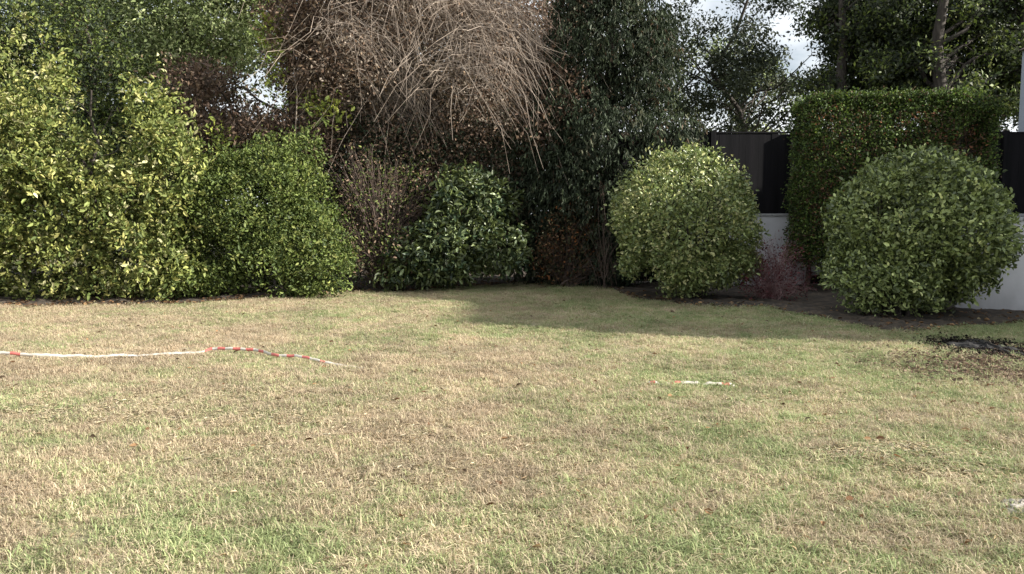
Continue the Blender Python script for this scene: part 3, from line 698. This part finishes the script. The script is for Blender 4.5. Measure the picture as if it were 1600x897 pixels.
for (yy, zz) in ((10.8, .9), (15.2, .9), (19.2, .9), (10.8, 3.6), (15.2, 3.6), (19.2, 3.6)):
    mb = MB(); mb.box(HX-.03, HX+.002, yy-.55, yy+.55, zz, zz+1.1)
    wn = mb.build('window', M_white, hs_)
    for ya in (yy-.47, yy+.02):
        mb = MB(); mb.box(HX-.036, HX-.032, ya, ya+.45, zz+.08, zz+1.02); gl = mb.build('pane', M_glass, hs_); gl.parent = wn; gl.location = (0,0,0)
    mb = MB(); mb.box(HX-.09, HX-.002, yy-.6, yy+.6, zz-.06, zz-.004); sl = mb.build('sill', M_white, hs_); sl.parent = wn; sl.location = (0,0,0)

# ------------------------------------------------------------------ far trees at right
def clump_tree(label, px, Y, boxpx, nl, rl, n, L, pal, seed, r0=.25, back=0, group='tall trees beyond the fence', dens=1, name='tall_tree', **kw):
    rs = np.random.RandomState(seed); lob = []
    for k in range(nl):
        a = rs.uniform(0, 6.28); q = math.sqrt(rs.rand())
        pxx = (boxpx[0]+boxpx[2])/2+(boxpx[2]-boxpx[0])/2*q*math.cos(a); pyy = (boxpx[1]+boxpx[3])/2+(boxpx[3]-boxpx[1])/2*q*math.sin(a)
        r = rl*rs.uniform(.6, 1.3); l = L_(pxx, pyy, Y+back+abs(rs.normal())*back*.6+rs.normal()*(1 if back else (boxpx[2]-boxpx[0])*Y/F*.18), r, r*.6); lob.append(l)
    t = empty(name, (at(px, 335, Y).x, Y, 0), label, 'tree', group)
    foliage('crown', lob, n, L, pal, t, seed=seed, per=8, shell=.4, inner=.5, spread=.18, gap=.12, gapf=1.5, fancy=False, **kw)
    limbs(t, t.location, lob, r0, rs, every=2, kink=.3 if not back else .08)
    return t
clump_tree('open-crowned tree with bright sky between its leaf clumps above the left round bush', 1150, 34, (990,-80,1330,240), 60, 30, 22000, .17, FT, 81, .17)
clump_tree('grey-leaved tree low behind the fence, beside the dark conifer', 1080, 38, (1010,60,1230,290), 52, 27, 20000, .17, FT+PG, 82, .18)
clump_tree('thin-leaved tree directly behind the left end of the clipped hedge', 1310, 29, (1265,-60,1440,230), 76, 32, 42000, .17, FT+FT+DG, 83, .36, 1.3)
clump_tree('dense dark tree behind the right half of the clipped hedge', 1455, 26, (1350,-120,1620,230), 105, 36, 80000, .15, FT+FT+DG, 84, .34, 1.5)
clump_tree('dark tree behind the house corner at the right edge of the photo', 1590, 27, (1490,-120,1740,240), 60, 38, 42000, .15, FT+DG, 85, .25)
# low growth beyond the fence
tb = empty('evergreen_screen', (at(1300,335,24).x, 24, 0), 'low evergreen screen just behind the black fence', 'hedge')
lob = [L_(px, 250+20*math.sin(px), 24, 55, 45, 1.0) for px in range(1250, 1680, 55)] + [L_(px, 330, 24, 70, 60, 1.0) for px in range(1080, 1700, 70)]
foliage('crown', lob, 20000, .13, CF+FT, tb, seed=86, per=8, spread=.15, fancy=False)

# ------------------------------------------------------------------ red and white barrier tape
m, t, p = nodes('white_tape'); p.inputs['Base Color'].default_value = (.50,.46,.40,1); p.inputs['Roughness'].default_value = .35; M_tw = m
m, t, p = nodes('red_tape'); p.inputs['Base Color'].default_value = (.50,.13,.11,1); p.inputs['Roughness'].default_value = .35; M_tr = m
def tape(label, pts, red, name='barrier_tape', seed=0):
    """pts: photo px, py, height over ground, tilt; red: px intervals"""
    r = np.random.RandomState(seed); V = []; Fc = []; mi = []
    ks = np.array(pts, float); step = 4.0; xs = np.arange(ks[0,0], ks[-1,0]+.1, step)
    t = empty(name, (0,0,0), label, 'tape')
    for i, px in enumerate(xs):
        py = np.interp(px, ks[:,0], ks[:,1]); zz = np.interp(px, ks[:,0], ks[:,2]); tl = np.interp(px, ks[:,0], ks[:,3])
        g_ = G(px, py); g_.z = H(g_.x, g_.y)+zz+.003*math.sin(px*.11)+.003*math.sin(px*.37)
        tl += .12*math.sin(px*.05)+.08*math.sin(px*.17)
        wv = Vector((0, math.cos(tl), math.sin(tl)))*.017
        V += [tuple(g_-wv), tuple(g_+wv)]
        if i: Fc.append((2*i-2, 2*i-1, 2*i+1, 2*i)); mi.append(1 if any(a <= px < b for a, b in red) else 0)
    me = bpy.data.meshes.new('tape_strip'); me.from_pydata(V, [], Fc); me.polygons.foreach_set('use_smooth', [True]*len(Fc))
    me.polygons.foreach_set('material_index', mi)
    o = link('tape_strip', me, [M_tw, M_tr], t)
    sd = o.modifiers.new('thickness', 'SOLIDIFY'); sd.thickness = .0012
    c = sum((Vector(q) for q in V), Vector())/len(V)
    t.location = (c.x, c.y, 0); o.location = (-c.x, -c.y, 0)
    return t
reds = [(18,34)] + [(322,334),(344,356),(368,380),(388,398),(408,416),(428,438),(452,462),(476,486),(504,512)]
tape('long red and white barrier tape lying across the left half of the lawn',
     [(-120,566,.05,1.1),(0,562,.05,1.2),(60,562,.05,1.2),(120,560,.04,1.0),(150,559,.022,.8),(180,558,.035,.7),(230,556,.022,.6),(270,554,.034,.6),(310,553,.025,.5),(330,551,.06,1.2),(400,554,.06,1.2),(430,560,.055,1.1),(460,562,.055,1.1),(500,568,.045,.7),(530,571,.02,.5),(550,573,.02,.5),(575,575,.0,.2)], reds)
tape('short end of red and white barrier tape half buried in the lawn, right of centre',
     [(1012,601,.02,.6),(1024,602,.025,.8),(1034,602,.0,.3),(1048,602,.01,.3),(1058,602,.028,.6),(1090,602,.028,.6),(1098,602,.01,.3),(1108,602,.026,.7),(1140,602,.026,.7),(1150,603,.01,.4)], [(1018,1026),(1052,1066),(1130,1142)], seed=3)

# ------------------------------------------------------------------ dark fire patch, stone
def lump(name, c, rx, ry, rz_, mat, label, cat, seed, n=26):
    r = np.random.RandomState(seed); V = []; Fc = []
    rings = 9
    for j in range(rings):
        for i in range(n):
            a = 2*PI*i/n; u = j/(rings-1); rad = (1-u)*(1+.18*math.sin(3*a+seed)+.10*math.sin(7*a))
            z = (u**.6)*rz_*(1+.25*math.sin(5*a+j)) + (r.normal()*.32*rz_ if j else -rz_*.2)
            V.append((c.x+math.cos(a)*rx*rad, c.y+math.sin(a)*ry*rad, H(c.x, c.y)+z))
    for j in range(rings-1):
        for i in range(n): Fc.append((j*n+i, j*n+(i+1) % n, (j+1)*n+(i+1) % n, (j+1)*n+i))
    me = bpy.data.meshes.new(name); me.from_pydata(V, [], Fc)
    o = link(name, me, mat)
    sb = o.modifiers.new('sub', 'SUBSURF'); sb.levels = 1; sb.render_levels = 1
    return tag(o, label, cat)
c = G(1541, 545)
lump('soil_patch', c, .38, .66, .06, M_ash, 'flat patch of blackened earth on the lawn in front of the right wall', 'bare earth', 5, 40)
def clod_region(rs, n):
    return np.column_stack([c.x+rs.normal(size=n)*.22, c.y+rs.normal(size=n)*.33])
litter('soil_crumbs', 9000, clod_region, .035, .5, [((.012,.011,.010),5),((.03,.024,.02),3),((.10,.07,.05),1)],
       'dark crumbled earth strewn round the blackened patch at the right', 'soil', 15, M_dry, .03, .9)
c2 = G(1590, 640)
def bare_region(rs, n):
    p = G(1545, 575); return np.column_stack([p.x+rs.normal(size=n)*.55, p.y+rs.normal(size=n)*.45])
litter('brown_debris', 4200, bare_region, .04, .3, [((.16,.11,.08),4),((.09,.065,.05),3),((.24,.18,.13),2)],
       'brown leaf debris covering the worn grass below the blackened patch', 'leaf debris', 16, M_dry, .035, .7)
c = G(1597, 800)
lump('pale_stone', c, .13, .12, .032, M_stone, 'flat pale stone in the grass at the right edge', 'stone', 9, 18)
